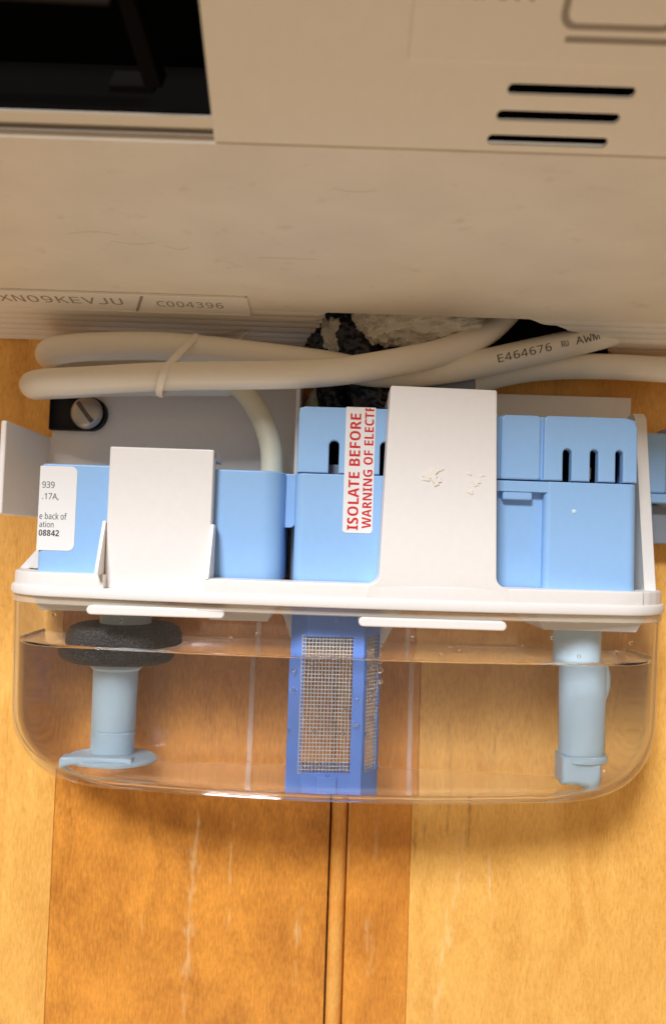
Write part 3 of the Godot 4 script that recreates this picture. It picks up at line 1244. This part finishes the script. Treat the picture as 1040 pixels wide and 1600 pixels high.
# ---------------------------------------------------------------- tank and water
func loops_rim(b: Builder) -> void:
	var loops := []
	for q in [[1.6, -22.2], [0.2, -22.2], [-0.3, -21.9], [-0.3, -20.0], [1.6, -19.9]]:
		loops.append(plan(110.8 - q[0], 53.5 - q[0], 3.0 + maxf(q[0], 0.0), 24.0 - q[0], 6.0, q[1]))
	b.loft(loops, false, false)


func build_tank() -> void:
	var tank := thing("water_tank", "clear plastic tank with rounded lower corners hanging under the white lid", "tank")
	var b := Builder.new()
	b.loft(tank_loops(0.0, -80.4, -19.7, false), true, false)
	b.loft(tank_loops(1.5, -78.9, -19.7, true), false, true)
	put("tank_shell", b, M.sheet, tank, 60.0)
	# thick side walls, round to the front corners
	for span in [[0, 5], [37, 42]]:
		b = Builder.new()
		var out_l := tank_loops(0.06, -80.3, -19.8, false)
		var in_l := tank_loops(1.42, -78.98, -19.8, false)
		var rings := []
		for k in out_l.size():
			var l: PackedVector3Array = out_l[k].slice(span[0], span[1] + 1)
			var q: PackedVector3Array = in_l[k].slice(span[0], span[1] + 1)
			for i in q.size():      # thins out towards the front sheet
				var from_front: int = q.size() - 1 - i if span[0] == 0 else i
				q[i] = l[i].lerp(q[i], clampf(from_front / 4.0, 0.004, 1.0))
			q.reverse()
			l.append_array(q)
			rings.append(l)
		b.loft(rings, false, false)
		for e in [0, rings.size() - 1]:
			var n: int = rings[e].size()
			for i in n / 2 - 1:
				if e:
					b.quad(rings[e][i], rings[e][i + 1], rings[e][n - 2 - i], rings[e][n - 1 - i])
				else:
					b.quad(rings[e][n - 1 - i], rings[e][n - 2 - i], rings[e][i + 1], rings[e][i])
		put("side_wall", b, M.milky, tank, 60.0)
	# the thick moulded edge down both sides and along the bottom
	b = Builder.new()
	var mid := tank_loops(0.75, -79.65, -19.9, true)
	var edge := []
	for k in mid.size():
		edge.append(mid[k][2])
	for i in range(3, 40):
		edge.append(mid[-1][i])
	for k in range(mid.size() - 1, -1, -1):
		edge.append(mid[k][40])
	b.tube(edge, 0.72, 12, Vector2.ONE, Vector3(0, 0, 1), false, false)
	put("thick_edge", b, M.tank, tank, 60.0)
	b = Builder.new()
	loops_rim(b)
	put("tank_rim", b, M.rim, tank)
	# beads of moulded plastic on the back wall
	for x in [-26.4, 29.6]:
		b = Builder.new()
		b.rbox(Vector3(x - 0.9, -79, 3.1), Vector3(x + 0.9, -20, 4.1), 0.3)
		put("stiffening_rib", b, M.rib, tank)
	# drops on the inside of the front wall, above the water
	var rng := RandomNumberGenerator.new()
	rng.seed = 21
	for q in [[-66, -26.6], [38.0, -31.2], [41.0, -32.2], [79.5, -33.0], [97.0, -28.6], [2.2, -24.0], [-30.6, -30.5], [61, -30.0], [-88, -25.5], [26, -28.5], [16.4, -30.4], [-22.4, -29.0], [70.6, -27.4], [35.0, -33.4], [-45, -32.6], [92.0, -31.6]]:
		b = Builder.new()
		var zf: float = 51.3 - 6.0 * pow(absf(q[0] - 1.9) / 86.0, 2.0)
		var r := rng.randf_range(0.35, 0.75)
		b.ball(Vector3(q[0], q[1], zf), Vector3(r, r * 1.1, r * 0.6), 6, 8)
		put("droplet", b, M.water, tank)

	var water := Builder.new()
	var loops := tank_loops(1.9, -78.5, -34.9, false)
	var w := 110.8 - 1.9 - 0.3
	for q in [[0.35, -35.5], [0.9, -35.95], [2.0, -36.15]]:
		loops.append(plan(w - q[0], 53.5 - 2.2 - q[0], 4.9 + q[0], 22.1 - q[0], 6.0, q[1]))
	water.loft(loops)
	var wm := put("water", water, M.water, self, 50.0)
	tag(wm, "clear water filling the tank to just under its lid", "water", "", "thing")
	# bubbles clinging to the strainer
	for q in [[-10.6, -41.0, 0.9, 40.6], [-10.4, -47.0, 0.95, 40.6], [13.6, -39.2, 0.9, 39.4], [16.6, -37.6, 1.0, 36.2], [16.9, -40.4, 1.1, 36.0], [17.0, -44.0, 1.1, 35.8], [15.0, -47.6, 0.9, 37.6], [14.0, -49.4, 0.7, 38.6], [9.4, -57.0, 0.9, 42.6], [13.2, -60.5, 0.8, 39.5], [5.4, -60.0, 0.6, 42.6], [-3.6, -59.5, 0.6, 43.2], [6.0, -52.0, 0.5, 42.6], [17.6, -72.0, 0.6, 34.0], [-11.8, -60.0, 0.5, 40.0], [12.6, -44.0, 0.6, 40.6], [16.2, -52.5, 0.7, 36.6], [14.6, -55.8, 0.8, 38.0], [1.0, -73.2, 0.5, 43.4], [-5.0, -38.0, 0.6, 43.4], [9.6, -49.0, 0.5, 42.6]]:
		b = Builder.new()
		b.ball(Vector3(q[0], q[1], q[3] + q[2] * 0.6), Vector3.ONE * q[2], 8, 12)
		for i in range(0, b.p.size(), 3):       # the air's surface faces the water
			var k := b.p[i + 1]
			b.p[i + 1] = b.p[i + 2]
			b.p[i + 2] = k
		put("air_bubble", b, M.water, wm, 60.0)


# ---------------------------------------------------------------- cables, tie, pipes, screw
func build_cables() -> void:
	var b := Builder.new()
	b.tube(smooth_path([Vector3(-40, 57.5, 15), Vector3(-80, 56.0, 15.5), Vector3(-99, 53.6, 20), Vector3(-105.0, 51.6, 28), Vector3(-99, 51.2, 35.0), Vector3(-85, 51.9, 37), Vector3(-56, 54.2, 38), Vector3(-8, 57.0, 37), Vector3(22, 63.2, 33), Vector3(40, 70.0, 26), Vector3(54, 79, 19), Vector3(64, 90, 13)]), 4.75, 20)
	var c := put("cable", b, M.cable)
	tag(c, "thick cream cable bent back in the lower loop, crossing in front of the other", "cable", "cream cables under the air conditioner")
	b = Builder.new()
	var whole := smooth_path([Vector3(-40, 66, 8.5), Vector3(-80, 66.0, 8.5), Vector3(-99, 65.2, 11), Vector3(-104.0, 64.6, 17.5), Vector3(-99.5, 65.0, 24.5), Vector3(-85, 66.4, 26.5), Vector3(-56, 67.0, 27), Vector3(-8, 63.3, 26), Vector3(15, 60.8, 24), Vector3(40, 63.5, 23), Vector3(70, 71.5, 20), Vector3(96, 79.5, 15), Vector3(112, 86, 9)], 16)
	b.tube(whole, 4.9, 20)
	var cb := put("cable", b, M.cable)
	tag(cb, "thick cream cable printed E464676 AWM that ends in the upper loop", "cable", "cream cables under the air conditioner")
	# print on the second cable, following it
	b = Builder.new()
	var run := whole.slice(8 * 16)
	along(b, run, "E464676", 41.0, 20.0, 2.7)
	along(b, run, "RU", 65.0, 2.6, 2.1)
	along(b, run, "AWM", 70.5, 9.5, 2.5)
	put("lettering", b, M.print, cb)
	b = Builder.new()
	b.tube(smooth_path([Vector3(36, 57, 9), Vector3(48, 61.0, 10.5), Vector3(60, 64.8, 11.5), Vector3(76, 67.8, 12), Vector3(100, 69.0, 12), Vector3(135, 68.0, 12), Vector3(180, 66, 12)]), 4.7, 18)
	c = put("cable", b, M.cable)
	tag(c, "cream cable in the shade leading out to the right edge", "cable", "cream cables under the air conditioner")
	b = Builder.new()
	b.tube(smooth_path([Vector3(-56, 62, 12), Vector3(-44, 60, 14), Vector3(-34.5, 55, 18), Vector3(-27, 45, 21), Vector3(-22.8, 34, 22.5), Vector3(-22.0, 23, 23), Vector3(-22.0, 16, 23)]), 3.9, 18)
	c = put("power_cord", b, M.cord)
	tag(c, "ivory cord curving down into the left blue housing", "cord")
	# tie round both cables
	b = Builder.new()
	var loop := []
	var ca := Vector3(-56, 53.0, 38)
	var cc := Vector3(-53.5, 66.0, 27)
	var ax := (cc - ca).normalized()
	var out := Vector3(0.25, 0.62, 0.75)
	out = (out - ax * out.dot(ax)).normalized()
	for k in 11:
		var a := -PI / 2 - PI * k / 10
		loop.append(ca + (ax * cos(a) - out * sin(a)) * 5.7 + Vector3(-1.6, 0, 0))
	for k in 11:
		var a := PI / 2 - PI * k / 10
		loop.append(cc + (ax * cos(a) - out * sin(a)) * 5.7 + Vector3(2.6, 0, 0))
	b.tube(loop, 1.0, 10, Vector2(0.5, 1.2), ax.cross(out), true)
	b.tube(smooth_path([Vector3(-50.5, 71.0, 27), Vector3(-46, 69, 17), Vector3(-40.0, 71.0, 15), Vector3(-33.5, 75.6, 17)]), 1.2, 8, Vector2(1.3, 0.5), Vector3(0, 1, 0.3))
	c = put("cable_tie", b, M.cable)
	tag(c, "white cable tie cinched slantwise round the two looped cables", "cable tie")
	# torn insulation and dark wrapped pipes in the gap
	b = Builder.new()
	lump(b, Vector3(29, 82.5, 20.5), Vector3(24, 11.5, 9), 12, 1.7)
	lump(b, Vector3(14, 81.5, 20), Vector3(9, 9, 8), 13, 2.0)
	lump(b, Vector3(-1.5, 79, 14), Vector3(4.5, 9, 5), 14, 1.6)
	c = put("insulation", b, M.fluff, self, 70.0)
	tag(c, "torn lump of white fluffy insulation hanging in the gap", "insulation")
	b = Builder.new()
	b.tube(smooth_path([Vector3(-4, 92, 12), Vector3(6, 76, 13), Vector3(10, 62, 14), Vector3(14, 46, 12), Vector3(16, 30, 10)]), 8.0, 20)
	b.tube(smooth_path([Vector3(-9, 88, 8), Vector3(-4, 70, 9), Vector3(-2, 58, 9), Vector3(0, 40, 9)]), 6.0, 16)
	lump(b, Vector3(24, 58, 10), Vector3(11, 7, 5), 15, 1.4)
	c = put("wrapped_pipe", b, M.wrap, self, 60.0)
	tag(c, "dark wrapped pipe coming down through the torn gap behind the cables", "pipe")
	b = Builder.new()
	b.tube(smooth_path([Vector3(32, 57, 11), Vector3(38, 58.5, 12), Vector3(46, 60.5, 12)]), 5.6, 18)
	c = put("pipe_sleeve", b, M.grey)
	tag(c, "grey sleeve in shadow behind the top of the white cover", "sleeve")
	b = Builder.new()
	lump(b, Vector3(-7, 50, 8), Vector3(5, 8, 3), 16, 1.2)
	c = put("insulation_scrap", b, M.fluff, self, 70.0)
	tag(c, "small scrap of dirty insulation between the rib and the blue cover", "insulation")
	# black tab and screw at the upper left of the back plate
	b = Builder.new()
	b.extrude(rr(-108.0, 39.6, -86.4, 52.4, [0.4, 6.3, 6.3, 0.4], 8), 4.1, 6.6, 0.5)
	c = put("mounting_tab", b, M.black)
	tag(c, "black rounded tab under the screw at the plate's upper left", "mounting tab")
	var sc := thing("screw", "domed steel screw with a slanting slot, on the black tab", "screw")
	b = Builder.new()
	b.lathe(Vector3(0, 0, 0), [[6.0, 0.0], [6.1, 0.5], [5.7, 1.7], [4.5, 2.6], [2.4, 3.1], [0.6, 3.2]], 28)
	b.xf = Transform3D()
	for i in b.p.size():
		var q := b.p[i]
		b.p[i] = Vector3(q.x - 93.6, q.z * -1.0 + 46.2, q.y + 6.6)
	put("screw_head", b, M.steel, sc)
	b = Builder.new()
	b.xf = Transform3D(Basis(Vector3.BACK, deg_to_rad(-52)), Vector3(-93.6, 46.2, 9.6))
	b.rbox(Vector3(-4.6, -0.8, -0.6), Vector3(4.6, 0.8, 0.28), 0.12, 1)
	put("slot", b, plain(lin(0.12, 0.10, 0.08), 0.6), sc)


# print that runs along a cable of radius 4.9 and bends round it; start and width in millimetres along the path
func along(b: Builder, run: Array, words: String, start: float, w: float, h: float) -> void:
	var t := Builder.new()
	lettering(t, words, w, h, Transform3D(), true, INF, "Droid Sans Mono")
	for i in t.p.size():
		var q := t.p[i]
		var left := start + q.x
		var k := 0
		while k < run.size() - 2 and left > run[k].distance_to(run[k + 1]):
			left -= run[k].distance_to(run[k + 1])
			k += 1
		var d: Vector3 = (run[k + 1] - run[k]).normalized()
		var c: Vector3 = run[k] + d * left
		var face := Vector3(0, -0.12, 0.99)
		face = (face - d * face.dot(d)).normalized()
		var up := face.cross(d).normalized()
		var a := (q.y - h * 0.5) / 4.9
		b.p.append(c + (face * cos(a) + up * sin(a)) * (5.06 + q.z * 0.5))


func lump(b: Builder, c: Vector3, r: Vector3, s: int, rough: float) -> void:
	var f := FastNoiseLite.new()
	f.seed = s
	f.frequency = 0.16
	f.fractal_octaves = 5
	f.fractal_gain = 0.62
	var loops := []
	for i in 54:
		var t := PI * (i + 0.5) / 54
		var l := PackedVector3Array()
		for k in 80:
			var a := -TAU * k / 80
			var n := Vector3(cos(a) * sin(t), -cos(t), sin(a) * sin(t))
			var q := c + n * r
			l.append(q + n * f.get_noise_3dv(q) * rough * 2.2)
		loops.append(l)
	b.loft(loops)
